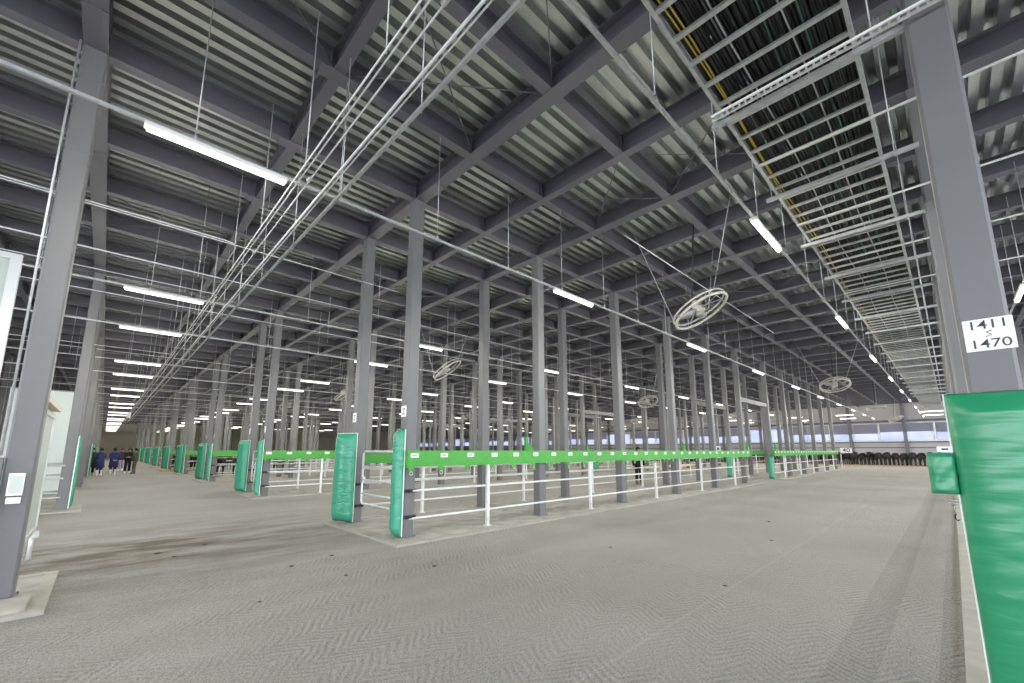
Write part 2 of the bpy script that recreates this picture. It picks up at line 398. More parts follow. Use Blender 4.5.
# ------------------------------------------------------------ padded guards
def cushion(w, z0, z1, th, seed, bulge=.05, wr=.008, nx=14, nz=40):
    """vinyl cushion: flat back at local x=0, bulging to -x; spans y -w/2..w/2"""
    rnd = random.Random(seed); ph = [rnd.uniform(0, 6.28) for _ in range(8)]
    rings = []
    for j in range(nz+1):
        z = z0+(z1-z0)*j/nz; t = min(j, nz-j)/nz; e = min(1, t*14)**.5
        row = []
        for i in range(nx+1):
            u = i/nx*2-1; ed = max(0, 1-abs(u)**6)**.5
            d = th*.35*e*ed+th*.25*e+bulge*math.cos(u*PI/2)*e
            cr = wr*(math.sin(z*31+u*3*math.sin(ph[0]+z*2)+ph[1])*math.sin(z*9+ph[2])+.6*math.sin(z*57+u*5+ph[3]))*ed
            row.append((-(d+cr*e), u*w/2*(.985+.015*math.sin(z*6+ph[4])), z))
        row += [(0, w/2, z), (0, -w/2, z)]
        rings.append(row)
    return MB().loft(rings)
pads = []
pm1 = [cushion(.27, .03, 1.86, .13, 0, .055, .005).mesh('cushion', VINYLB), cushion(.54, .03, 1.84, .14, 1, .08, .006).mesh('cushion', VINYLB), cushion(.34, .03, 1.84, .07, 2, .015, .004).mesh('cushion', VINYLB)]
em = [MB().box(0, .02, -w, w+.002, .03, 1.85).mesh('backing_board', WEDGE) for w in (.135, .27, .17)]
em_ = MB().box(0, .022, -.262, .262, .04, 1.88).mesh('backing_board', WEDGE)
brk = MB().box(.022, .05, -.05, .05, 1.5, 1.56).box(.022, .05, -.05, .05, .4, .46).mesh('bracket', GALV)
def pad(x, y, label, rz, wide, group='green padded guards on the aisle columns'):
    o = empty('padded_guard', (x, y, .02), rz); tag(o, label, 'padded guard', group)
    link('cushion', pm1[wide], o); link('backing_board', em[wide], o); link('bracket', brk, o); return o
for m in range(0, 11):
    for r, yy in enumerate((Y0(m), Y1(m))):
        row = ('near', 'far')[r]
        pad(3.79-.05*r, yy-.02+.11*r, '%s green padded guard on aisle end of %s, %s row column' % (('narrow', 'wide slightly turned')[r], BN[m], row), .40*r, r)
        if m in (1, 3, 4, 6, 8) and r == 0: pad(-.47, yy-.05, 'thin edge-on green padded guard across the aisle from %s, %s row' % (BN[m], row), PI, 2, 'green padded guards along the left side')
    if m < 4:
        for r, yy in enumerate((Y0(m), Y1(m))):
            pad(25.64, yy, 'small distant green padded guard at cross aisle, %s, %s row' % (BN[m], ('near', 'far')[r]), 0, 0, 'green padded guards at the cross aisle').scale = (1, 1, .63)
# the large pad at the right edge
o = empty('padded_guard', (3.815, -.255, 0)); tag(o, 'large glossy green vinyl padded guard on the close right-hand column', 'padded guard')
cushion(.525, .08, 1.85, .08, 11, .075, .0016, 28, 150).build('cushion', VINYL, o).location = (-.02, -.006, 0)
MB().box(-.02, .002, -.26, .264, .09, 1.85).build('backing_board', WEDGE, o)
MB().box(.002, .02, -.06, .06, 1.3, 1.36).box(.002, .02, -.06, .06, .3, .36).build('bracket', GALV, o)
o = empty('padded_guard', (3.80, .06, 0)); tag(o, 'small square green cushion capping a rail end beside the large pad', 'padded guard')
cushion(.125, 1.235, 1.485, .05, 5, .012, .003, 12, 24).build('cushion', VINYL, o).location = (-.01, 0, 0)
MB().box(-.01, .02, -.05, .05, 1.26, 1.46).build('backing_board', WEDGE, o)
o = tag(MB().box(3.79, 3.80, -.0, .07, 1.49, 1.525).build('tag_plate', WHITE), 'small white tag plate standing on the rail end above the small cushion', 'tag')
MB().box(3.786, 3.789, .02, .05, 1.503, 1.513).build('tag_print', DARKINK, o)
# hook and chain
h = empty('tether_hook', (3.92, .03, 1.16)); tag(h, 'metal tether hook on short chain below the small green cushion', 'hook')
MB().tube((-.03, -.10, .045), (-.03, .045, .045), .008).tube((-.03, -.10, .02), (-.03, .045, .02), .008).build('pin', GALV, h)
c = MB()
for q in range(3):
    z = .0-.035*q; a = (q % 2)*PI/2
    c.path([(math.cos(a)*.009*math.cos(t), math.sin(a)*.009*math.cos(t), z+.024*math.sin(t)) for t in [2*PI*w/10 for w in range(10)]], .003, 6, closed=True)
c.build('chain', GALV, h)
MB().path([(.0, .0, -.09), (.0, .014, -.11), (0, .014, -.14), (0, -.005, -.16), (0, -.02, -.145)], .006, 6).build('hook', BLACK, h)

h.scale = (.6, .6, .6)
# number sign 1411-1470
s = empty('number_sign', (3.835, -.22, 2.205)); tag(s, 'white number sign reading 1411 to 1470 on the close right-hand column', 'sign')
s.location.y = -.235
MB().box(-.004, 0, -.104, .104, -.100, .100).build('board', WHITE, s)
for body, z, sz in (('1411', .060, .078), ('1470', -.060, .078)):
    t = text('lettering', body, sz, DARKINK, s, (-.0052, 0, z), (PI/2, 0, -PI/2), 1.12)
MB().path([(-.006, -.012, .022), (-.006, .010, .014), (-.006, -.010, -.004), (-.006, .012, -.014), (-.006, .014, -.010)], .0034, 6).build('range_mark', DARKINK, s)

# ------------------------------------------------------------ tie rails of the pens
platem = MB().box(-.08, .08, -.004, 0, -.038, .038).mesh('number_plate', WHITE)
platei = MB().box(-.034, -.020, -.0012, 0, -.018, .016).box(-.008, .006, -.0012, 0, -.018, .016).box(.018, .030, -.0012, 0, -.018, .016).mesh('plate_print', DARKINK)
tbm = MB().prism([(-.06, 0), (.06, 0), (.028, -.10), (-.028, -.10)], -.012, .0, 'y').box(-.05, .05, .0, .012, -.02, 0).mesh('tie_bracket', GREEN)
tbs = tbm
ringm = MB().path([(.03*math.cos(t), .0, .03*math.sin(t)) for t in [2*PI*w/12 for w in range(12)]], .006, 6, closed=True).mesh('tie_ring', GALV)
def c_rail(x0, x1):
    b = MB().prism([(-.05, 1.22), (.05, 1.22), (.05, 1.235), (-.035, 1.235), (-.035, 1.478), (.05, 1.478), (.05, 1.495), (-.05, 1.495)], x0, x1, 'x')
    b.prism([(-.0515, 1.292), (-.05, 1.288), (-.05, 1.302)], x0, x1, 'x')
    b.box(x0-.012, x0, -.06, .05, 1.2, 1.51)
    return b
railmesh = {}
def fence(xs, y, side, label, full, norail=False, plates=True, pipes=(.33, .80)):
    """side -1: rail on the -y face of the columns"""
    o = empty('tether_rail', (xs[0], y+side*.17, 0)); tag(o, label, 'rail', 'silver pipe rails left of the aisle' if norail else 'green tether rails of the pens')
    L = xs[-1]-xs[0]
    key = (round(L, 2), side)
    if key not in railmesh:
        pm = {}
        cr = c_rail(-.12, L+.35 if xs[0] > 0 else L); cr.v = [(a, b_*-side, c_) for a, b_, c_ in cr.v]; pm['rail'] = cr.mesh('rail_beam', GREEN)
        pm['post'] = MB().box(-.03, .03, -.03, .03, .025, 1.22).box(-.06, .06, -.06, .06, .025, .035).mesh('post', GALVB)
        for z in (.33, .80, 1.12): pm[z] = MB().tube((.0, 0, z), (L+.3, 0, z), .021, 8).mesh('pipe', GALVB)
        pm['clip'] = MB().box(-.03, .03, .03, .06, -.04, .04).mesh('pipe_clip', BLACK)
        railmesh[key] = pm
    pm = railmesh[key]
    if not norail: link('rail_beam', pm['rail'], o)
    for k in range(len(xs)):
        if k < len(xs)-1 or xs is XB: link('post', pm['post'], o, (3.5*k+1.75, 0, 0))
    for z in pipes: link('pipe', pm[z], o, (0, -.05*side, 0))
    if full:
        n = int((L+.3)/.625)+1
        for k in range(n):
            x = -.03+.625*k
            if plates:
                p = link('number_plate', platem, o, (x+.04, -.0515, 1.415)); 
                if full > 1: link('plate_print', platei, p, (0, -.0041, 0))
            t = link('tie_bracket', tbm, o, (x-.02, -.035, 1.22))
            if full > 1 and k < 9: link('tie_ring', ringm, t, (0, -.02, -.115))
    return o
for m in BL:
    for r, yy in enumerate((Y0(m), Y1(m))):
        if m == -1 and r == 0: continue
        row = ('near', 'far')[r]
        full = 2 if (m == 0 and r == 0) else (1 if (m == 1 and r == 0) else 0)
        fence(XA, yy, -1 if r == 0 else 1, 'green tether rail over silver pipes, %s side of %s, before cross aisle' % (row, BN[m]), full, pipes=(.33, .80) if r == 0 else (.33, .80, 1.12))
        if m < 6:
            fence(XB, yy, -1 if r == 0 else 1, 'distant green tether rail on %s side of %s, past cross aisle' % (row, BN[m]), 1 if (m == 0 and r == 0) else 0, pipes=(.33, .80) if r == 0 else (.33, .80, 1.12))
        if m == 1: fence([-7.95, -4.45, -.95], yy, -1 if r == 0 else 1, 'silver pipe rail left of walking aisle, %s row facing second pen block' % row, 0, norail=True, pipes=(.33, .80, 1.12))
        if 2 <= m <= 3:
            fence([-11.1, -7.6, -4.1], yy, -1 if r == 0 else 1, 'green tether rail left of walking aisle, %s row facing %s' % (row, BN[m]), 0)
# end supports that stand up above the far rails
upm = MB().box(-.03, .03, -.03, .03, 0, .42).prism([(.03, 0), (.34, 0), (.03, .33)], -.006, .006, 'y').mesh('rail_bracket', GREEN)
for i, (x, yy) in enumerate(((9.3, 9.08), (20.2, 9.08), (21.6, 6.63), (12.9, 15.76), (16.5, 15.76), (21.6, 15.76), (9.3, 15.76), (25.95, 6.63))):
    o = link('rail_bracket', upm, None, (x, yy-.03 if i != 2 else yy+.0, 1.4952))
    tag(o, 'green upright gusset bracket on %s, %s' % (('the far rail of first pen block', 'the near rail of second pen block')[yy > 10] if i not in (2, 7) else ('the near rail end of first pen block' if i == 2 else 'the rail start beyond the cross aisle'), 'post %s along' % ORD[int(x/3.5)]), 'bracket')
# gates between the two rows, on the aisle end
gk = MB()
gf = MB().path([(0, .06, .42), (0, .0, .47), (0, .0, 1.42), (0, .05, 1.48), (0, 1.62, 1.48), (0, 1.68, 1.42), (0, 1.68, .47), (0, 1.62, .42)], .022, 8, closed=True).mesh('gate_frame', GALVB)
gp = MB().tube((0, .0, 0), (0, 1.68, 0), .017, 8).mesh('gate_bar', GALVB)
gh = MB().box(-.02, .02, -.061, .0, .52, .58).mesh('hinge', GALV)
gl = MB().box(-.03, .03, -.07, .03, -.06, .06).mesh('latch', GALV)
for m in range(0, 5):
    g = empty('pen_gate', (3.98, Y0(m)+.17, 0)); tag(g, 'silver pipe gate closing the aisle end between both rails of %s' % BN[m], 'gate', 'silver pipe gates at the aisle')
    link('gate_frame', gf, g)
    link('hinge', gh, g); link('hinge', gh, g, (0, 0, .85))
    for z in (.62, .90, 1.17): link('gate_bar', gp, g, (0, 0, z))
    if m < 2: link('latch', gl, g, (0, 1.68, .9))
# cross-aisle header beams between the two segments
for m in range(-1, 4):
    for r, yy in enumerate((Y0(m), Y1(m))):
        o = MB().box(XA[-1]+.11, XB[0]-.11, yy-.06, yy+.06, 3.82, 4.02).box(XA[-1]+.11, XA[-1]+.13, yy-.1, yy+.1, 3.78, 4.06).build('header_beam', STEEL)
        struct(o)
# sign 40
s = empty('number_sign', (43.7, Y0(0)-.75, 1.3)); tag(s, 'distant white number sign reading 40 at end of the green rail', 'sign')
MB().box(-.01, .0, -.38, .38, 0, .42).build('board', WHITE, s)
MB().tube((.01, .3, .1), (.01, .75, .1), .02).build('arm', GALV, s)
text('lettering', '40', .44, DARKINK, s, (-.013, 0, .21), (PI/2, 0, -PI/2), 1.15)
s = empty('number_sign', (24.9, Y1(0)+.35, 1.45)); MB().box(0, .95, -.2, -.17, -.02, .04).build('arm', GALV, s); tag(s, 'small distant white number sign on rail end at the cross aisle', 'sign')
MB().box(-.01, .0, -.22, .22, 0, .3).build('board', WHITE, s)
MB().box(-.012, -.01, -.13, -.03, .08, .22).box(-.012, -.01, .03, .13, .08, .22).build('sign_print', DARKINK, s)

# ------------------------------------------------------------ lighting rails and lamps
ZR = 4.62
YR = []
for m in range(-1, 11): YR += [Y1(m)+1.755-.02+.0, Y1(m)+5.265-.03]
YR = [y for y in YR if y < YN-1]
YR = [y for y in YR if y > -3]
lampb = MB().prism([(-.045, .075), (.045, .075), (.045, .045), (.03, .03), (-.03, .03), (-.045, .045)], 0, 1.25, 'x').mesh('housing', HOUSE)
lampt = MB()
lampt.prism([(.034*math.cos(a), .032+.036*math.sin(a)) for a in [PI+PI*q/8 for q in range(9)]], .02, 1.23, 'x')
lampt = lampt.mesh('diffuser', TUBE)
LX = [-.06, 5.97, 11.95, 17.8, 23.6, 29.2, 35.0, 40.9, 46.8, 52.7]
LNAME = {}
def lamp(x, y, label, group, rz=0, z=None):
    o = link('tube_light', lampb, None, (x, y, z if z else ZR-.086), rz); tag(o, label, 'light', group); link('diffuser', lampt, o); return o
rodm = MB().tube((0, 0, ZR+.02), (0, 0, ZB+.01), .006, 5).mesh('hanger_rod', ZINC)
nutm = MB().tube((0, 0, ZR+.01), (0, 0, ZR+.07), .018, 6).mesh('hanger_nut', ZINC)
railm = MB().prism([(-.015, .01), (.015, .01), (.015, .042), (-.015, .042)], -7.5, 57, 'x').mesh('channel', ZINC)
def aisle_name(i): return ORD[i // 2] if i//2 < 12 else 'last'
for i, yr in enumerate(YR):
    o = empty('lighting_rail', (0, yr, 0)); 
    wh = ('near', 'far')[i % 2]
    tag(o, 'long thin suspended lighting rail, %s one over the %s right-going lane' % (wh, aisle_name(i)), 'lighting rail', 'suspended lighting rails')
    link('channel', railm, o, (0, 0, ZR-.021))
    if i < 6:
        for k in range(-3, 20):
            r = link('hanger_rod', rodm, o, (.33+1.47*k, 0, 0))
            if i < 4 and k < 8: link('hanger_nut', nutm, r)
    else:
        for k in range(-1, 12): link('hanger_rod', rodm, o, (.33+2.94*k, 0, 0))
    nk = 10 if i < 12 else (5 if i < 16 else (2 if i < 21 else 0))
    for k in range(nk):
        if i == 0 and k == 0: continue
        lab = 'lit tube light on %s rail over %s right-going lane, %s from left aisle' % (wh, aisle_name(i), ORD[k])
        if k == 0: lab = 'lit tube light above the walking aisle, %s one going away' % (ORD[i-1] if i <= 12 else 'far %s' % ORD[i-13])
        lamp(LX[k], yr, lab, 'lit tube lights above the walking aisle' if k == 0 else 'lit tube lights over the pens')
    if i in (1, 2, 3):
        lamp(-5.88, yr, 'lit tube light left of walking aisle seen behind close column, %s rail' % ORD[i], 'lit tube lights left of the aisle')
# row beyond the right-hand column
yr = -1.28
o = empty('lighting_rail', (0, yr, 0)); tag(o, 'suspended lighting rail at right edge behind the close numbered column', 'lighting rail', 'suspended lighting rails')
link('channel', railm, o, (0, 0, ZR-.021))
for k in range(0, 20): link('hanger_rod', rodm, o, (.33+1.47*k, 0, 0))
for k in range(2, 5): lamp(.35+5.88*k, yr, 'lit tube light at right edge behind close numbered column, %s along its rail' % ORD[k-2], 'lit tube lights right of the numbered column')
# lights across the far cross aisle
for q, (x, y) in enumerate(((46.4, .15), (51.8, .2), (46.4, 5.6), (51.8, 6.1), (46.4, 9.3), (51.8, 9.6), (46.4, 14.8), (51.8, 15.0))):
    lo = lamp(x, y, 'distant lit tube light set crosswise near far window wall, %s of them from right' % ORD[q], 'crosswise tube lights by the window wall', PI/2, ZR-.1+.02*(q % 2))
    for yy in (.25, 1.0): link('hanger_rod', rodm, lo, (yy, 0, -ZR+.085))

# ------------------------------------------------------------ conduits over the left aisle (run away along +y)
ZP = 4.45
pr = [(1.30, .010, 'thin'), (1.335, .010, 'thin'), (1.45, .012, 'single'), (1.60, .016, 'thick'), (1.64, .010, 'thick')]
tr = empty('conduit_run', (0, 0, 0)); tag(tr, 'bundle of parallel silver conduits hung above the walking aisle', 'conduits')
sc_ = (ZP-1.5)/3.5
xs_ = [1.42, 1.47, 1.57, 1.78, 1.825]
for q, x in enumerate(xs_):
    MB().tube((x*sc_, -6, ZP+.02), (x*sc_*1.0+.02, 60, ZP+.02), .008 if q != 3 else .013, 6).build('conduit', GALVB, tr)
MB().prism([(1.98*sc_-.014, ZP-.02), (1.98*sc_+.014, ZP-.02), (1.98*sc_+.014, ZP+.015), (1.98*sc_-.014, ZP+.015)], -6, 60, 'y').build('wire_channel', ZINC, tr)
rm = MB().tube((0, 0, ZP-.02), (0, 0, ZB+.01), .006, 5).mesh('hanger_rod', ZINC)
sm = MB().box(-.30, .32, -.015, .015, -.02, -.0).mesh('trapeze', ZINC)
jb = MB().tube((0, -.04, 0), (0, .04, 0), .024, 8).mesh('junction_box', GALV)
for q in range(16):
    y = .85+1.755*q if q < 10 else .85+1.755*10+3.5*(q-10)
    link('hanger_rod', rm, tr, (1.20, y, 0)); link('hanger_rod', rm, tr, (1.69, y+.3, 0))
for y in (2.0, 4.6, 7.0, 10.4): link('junction_box', jb, tr, (1.56*.845, y, ZP+.02))
b = tag(MB().box(1.05, 1.25, 44, 44.3, 4.0, 4.44).build('junction_cabinet', WHITE), 'small white box at far end of the aisle conduits', 'box')
MB().box(1.1, 1.2, 43.98, 44, 4.0, 4.2).build('cover', ALU, b)

# sprinkler / branch conduits crossing the left aisle (along x)
for q, (y, z, x1) in enumerate(((6.95, 4.5, 1.1), (7.3, 4.62, 3.9), (8.6, 4.5, 1.25), (9.2, 4.7, 12), (9.75, 4.55, 1.3), (12.4, 4.9, 20), (17.3, 4.6, 1.3), (18.6, 4.7, 20), (21.5, 4.9, 20), (26.8, 4.7, 30), (30.6, 4.9, 30), (3.3, 4.95, 14), (39.7, 4.9, 30), (36, 4.7, 30))):
    b = MB()
    if x1 < 2: b.path([(-4, y, z), (x1-.15, y, z), (x1-.05, y+.03, z), (x1, y+.15, z), (x1, y+.8, z)], .008, 6)
    else: b.tube((-4 if q != 11 else 5.7, y, z), (x1, y, z), .008, 6)
    o = b.build('branch_conduit', GALVB)
    tag(o, 'thin silver conduit crossing below the roof joists, %s' % ('%s such run along the walking aisle' % ORD[q] if q < 11 else ('above the fan nearest the centre', 'far off, the last but one', 'far off, the very last')[q-11]), 'conduit', 'thin branch conduits')
    if q in (3, 5, 7, 8, 9, 10):
        for k in range(6): link('hanger_rod', rm, o, (.9+3.5*k, y, .2 if z > 4.6 else .1))

# ------------------------------------------------------------ cable ladder over the right aisle
ZT = 4.65
ct = empty('cable_ladder', (0, 0, 0)); tag(ct, 'long silver cable ladder hung over the right-hand aisle', 'cable ladder')
YL, YRr = 1.155, .175
for y in (YL, YRr): MB().box(-2, 44, y-.015, y+.015, ZT, ZT+.07).build('side_rail', ZINC, ct)
rg = MB().box(-.02, .02, YRr+.015, YL-.015, ZT+.005, ZT+.03).mesh('rung', ZINC)
xr = [.75+.302*k for k in range(143)]
for x in xr[:98]: link('rung', rg, ct, (x, 0, 0))
b = MB()
for x in xr[98:]: b.box(x-.02, x+.02, YRr+.015, YL-.015, ZT+.005, ZT+.03)
b.build('rungs', ZINC, ct)['kind'] = 'stuff'
st = MB().prism([(-.02, -.045), (.02, -.045), (.02, -.002), (-.02, -.002)], -.12, 1.28, 'y').mesh('strut', ZINC)
stl = MB().prism([(-.02, -.045), (.02, -.045), (.02, -.002), (-.02, -.002)], -.35, 1.28, 'y').mesh('strut', ZINC)
rdm = MB().tube((0, 0, ZT-.06), (0, 0, ZB+.01), .006, 5).mesh('hanger_rod', ZINC)
for k, x in enumerate([.45, 2.2] + [3.97+1.755*q for q in range(18)]):
    link('strut', st, ct, (x, 0, ZT))
    for y in (1.22, .07): link('hanger_rod', rdm, ct, (x, y, 0))
# slotted ladder-like strut crossing above it
b = MB().box(3.70, 3.715, -.5, 1.2, ZT-.12, ZT-.10).box(3.76, 3.775, -.5, 1.2, ZT-.12, ZT-.10)
for k in range(34): b.box(3.715, 3.76, -.49+.05*k, -.475+.05*k, ZT-.119, ZT-.101)
tag(b.build('slotted_channel', WHITE), 'white slotted channel crossing under the cable ladder by the numbered column', 'channel')
# conduits joining the numbered column
for q, x in enumerate((4.85, 6.6, 8.4, 10.3)):
    tag(MB().tube((x, -3.5, ZT-.06), (x, 1.15, ZT-.06), .013, 6).build('branch_conduit', GALVB),
        'thin silver conduit crossing from cable ladder to behind numbered column, %s one' % ORD[q], 'conduit', 'thin conduits beside the cable ladder')
# cables
rnd = random.Random(3)
cb = MB()
for q in range(62):
    y = .20+.0152*q; z = ZT+.055+rnd.uniform(0, .04)
    pts = []
    x = -2
    while x < 44:
        pts.append((x, min(1.12, max(.2, y+rnd.uniform(-.018, .018))), z+rnd.uniform(-.008, .012))); x += 1.3 if x < 14 else 4
    cb.path(pts, .015, 5)
o = cb.build('cables', CABLE); o['kind'] = 'stuff'; tag(o, 'mass of black cables lying in the cable ladder', 'cables')
for q, (y, mm, nm) in enumerate(((1.10, CABY, 'yellow'), (1.075, CABY, 'yellow'), (.62, CABG, 'dark green'), (.40, CABG, 'dark green'), (.84, ZINC, 'silver'), (.5, ZINC, 'silver'))):
    pts = [(x*1.0, y+.02*math.sin(x*1.3+q), ZT+.042+.004*math.sin(x*2.1)) for x in range(-2, 44)]
    tag(MB().path(pts, .007, 5).build('cable', mm), '%s cable in the cable ladder, %s' % (nm, ('outermost at its edge', 'just inside the outermost yellow one', 'near the middle', 'nearer the numbered column', 'left of the middle', 'right of the middle')[q]), 'cable')

# ------------------------------------------------------------ fans
def fan_parts():
    P = {}
    R = .56
    ring = lambda r, z, rr: [(r*math.cos(t), r*math.sin(t), z) for t in [2*PI*w/40 for w in range(40)]]
    b = MB().path(ring(R, .05, 0), .020, 8, closed=True).path(ring(R, -.05, 0), .028, 8, closed=True)
    P['guard_ring'] = (b, FANM)
    b = MB()
    for k in range(4):
        a = PI/4+k*PI/2; b.tube((.10*math.cos(a), .10*math.sin(a), .06), (R*math.cos(a), R*math.sin(a), .05), .012, 6)
        b.tube((R*math.cos(a), R*math.sin(a), .05), (R*math.cos(a), R*math.sin(a), -.07), .012, 6)
    P['spokes'] = (b, FANB)
    P['motor'] = (MB().path([(0, 0, -.06), (0, 0, -.04), (0, 0, .12), (0, 0, .15)], .10, 14), FANM)
    for k in range(3):
        a = k*2*PI/3+.3; rings = []
        for j in range(7):
            t = j/6; r = .09+.42*t; w = (.055+.05*math.sin(t*PI)); tw = .6-.35*t
            c, s_ = math.cos(a), math.sin(a); ct_, st_ = math.cos(tw), math.sin(tw)
            rr = []
            for (u, v) in ((-1, 0), (0, .08), (1, 0), (0, -.08)):
                lu, lv = u*w*ct_-v*w*st_, u*w*st_+v*w*ct_
                rr.append((r*c-lu*s_, r*s_+lu*c, lv-.01))
            rings.append(rr)
        P['blade%d' % k] = (MB().loft(rings), FANB)
    b = MB().box(-.05, .05, -.05, .05, .15, .22).tube((0, 0, .2), (0, 0, .34), .012, 6); P['mount'] = (b, FANB)
    return {k: v[0].mesh(k.rstrip('012'), v[1]) for k, v in P.items()}
FP = fan_parts()
def fan(x, y, z, label, tilt, near):
    o = empty('hanging_fan', (x, y, z)); tag(o, label, 'fan', 'ring guarded fans under the roof')
    Fw = Vector((x, y, 0)).normalized(); Lf = Vector((-Fw.y, Fw.x, 0))
    nrm = (Vector((0, 0, 1))+tilt[0]*Lf+tilt[1]*Fw).normalized()
    R = Vector((0, 0, 1)).rotation_difference(nrm).to_matrix().to_4x4()
    for k, me in FP.items():
        p = link(k.rstrip('012'), me, o); p.rotation_euler = R.to_euler()
    top = ZB-z
    for a in (0, 2*PI/3, 4*PI/3) if near else (0,):
        p0 = R @ Vector((.56*math.cos(a), .56*math.sin(a), .05)); d_ = Vector((p0.x, p0.y, 0)).normalized()
        MB().tube(p0, (p0.x+d_.x*.75, p0.y+d_.y*.75, top+.02), .008, 5).build('stay_wire', ZINC, o)
    MB().tube(R @ Vector((0, 0, .3)), (0, 0, top+.02), .014, 6).build('drop_pole', BLACK, o)
TL = {(0, 0): (.52, .12), (0, 1): (.12, .42), (1, 0): (.75, .1), (1, 1): (.25, .5), (2, 0): (.8, .1), (0, 2): (.1, .1)}
TLD = [(.3, .3), (.6, .1), (.1, .4), (.4, .2)]
for m in range(0, 5):
    for k in range(4):
        if m > 2 and k > 2: continue
        near = m < 2 and k < 2
        lab = 'hanging fan in a pale ring guard over %s right-going lane, %s from walking aisle' % (ORD[m], ORD[k])
        if m == 0 and k == 0: lab = 'largest hanging fan, tilted pale ring guard below the joists near the centre'
        fan(8.7+14.7*k, 3.35+PER*m, 4.42, lab, TL.get((m, k), TLD[(m*2+k) % 4]), near)

# ------------------------------------------------------------ left edge things
# switch box and guard angle on the near left column
o = tag(MB().box(-.655, -.545, 6.63, 6.688, 1.05, 1.27).box(-.65, -.55, 6.65, 6.688, .97, 1.03).build('switch_box', ALU), 'small grey switch box fixed to the close left column', 'box')
MB().box(-.645, -.555, 6.624, 6.63, 1.07, 1.25).build('cover', PALEG, o)
tag(MB().box(-.80, -.711, 6.62, 6.70, .03, 1.43).build('guard_angle', STEEL), 'dark steel guard angle along the lower left edge of the close left column', 'guard')
tag(MB().path([(-.735, 6.64, 1.45), (-.735, 6.64, 5.2), (-.73, 6.66, 6.34)], .011, 8).build('riser_conduit', ZINC), 'thin silver conduit climbing beside the close left column', 'conduit')
# pedestals
struct(MB().box(-1.6, -.36, 6.1, 6.6, .025, .07, .03).build('floor_plinth', KERB))
# folding door leaf in the left block
g = empty('sliding_door', (-.57, 7.0, 0)); tag(g, 'pale framed sliding door leaf under cream hood behind the close left column', 'door')
MB().box(-.03, .03, 0, .06, .42, 2.0).box(-.03, .03, 1.84, 1.9, .42, 2.0).box(-.03, .03, .06, 1.84, .42, .48).box(-.03, .03, .06, 1.84, 1.94, 2.0).build('door_frame', ALU, g)
MB().box(-.012, .012, .06, 1.84, .48, 1.94).build('door_panel', PALEG, g)
MB().prism([(-.06, 2.04), (.08, 2.04), (.08, 2.10), (.02, 2.16), (-.06, 2.16)], .0, 1.80, 'y').build('hood', CREAM, g)
MB().box(-.05, .07, 1.7, 1.85, .34, .42).build('roller', GALV, g)
MB().tube((0, 1.88, .03), (0, 1.88, .42), .025, 8).build('post', GALVB, g)
# big framed board at far left
g = empty('framed_board', (-1.0, 8.3, 0)); tag(g, 'large pale green framed board cut off by the left edge', 'board')
xr_ = -1.05
MB().box(xr_-.10, xr_, -.04, .04, 2.2, 4.06).box(-3.6+1, -3.5+1, -.04, .04, 2.2, 4.06).box(-2.5, xr_-.1, -.04, .04, 3.98, 4.06).box(-2.5, xr_-.1, -.04, .04, 2.2, 2.3).build('board_frame', ALU, g).location = (1, 0, 0)
MB().box(-2.5, xr_-.1, -.015, .015, 2.3, 3.98).build('board_panel', PALEG, g).location = (1, 0, 0)
MB().box(-1.62, -1.54, -.04, .04, 0, 4.06).build('post', ALU, g)
# pale partition wall further along the left
struct(MB().box(-2.5, -.88, 22.0, 22.1, 0, 3.6).build('wall_partition', mat('pale_wall', (.62, .68, .66), .6)))

# ------------------------------------------------------------ plank, dirt
o = tag(MB().box(18.2, 24.8, 10.55, 10.68, .62, .74).build('timber_bar', WOOD), 'long pale timber bar lying level behind the first pen block', 'timber bar')
MB().tube((18.4, 10.61, .03), (18.4, 10.61, .62), .03).tube((24.5, 10.61, .03), (24.5, 10.61, .62), .03).build('stand', GALVB, o)
DUNG = mat('dung', (.045, .035, .022), .9)
for q, (x, y, r) in enumerate(((1.35, 8.55, .035), (.75, 8.3, .045), (3.3, 4.9, .03), (1.95, 6.2, .03), (2.3, 5.3, .025), (1.3, 5.0, .02), (8.3, 2.3, .03), (2.55, 6.4, .03), (.9, 7.9, .03), (5.2, 1.95, .022), (5.9, 3.9, .022), (10.4, 2.9, .035))):
    rings = []
    for j, (h_, s_) in enumerate(((0, 1), (.3, .95), (.7, .6), (.9, .15))):
        rings.append([(x+r*s_*(1+.3*math.sin(3*t+q))*math.cos(t), y+r*s_*(1+.25*math.cos(2*t+q))*math.sin(t), .001+h_*r*.35) for t in [2*PI*w/10 for w in range(10)]])
    tag(MB().loft(rings).build('dung_lump', DUNG), 'small dark clod of dirt lying on the ribbed grey floor', 'dirt', 'dark clods on the floor')

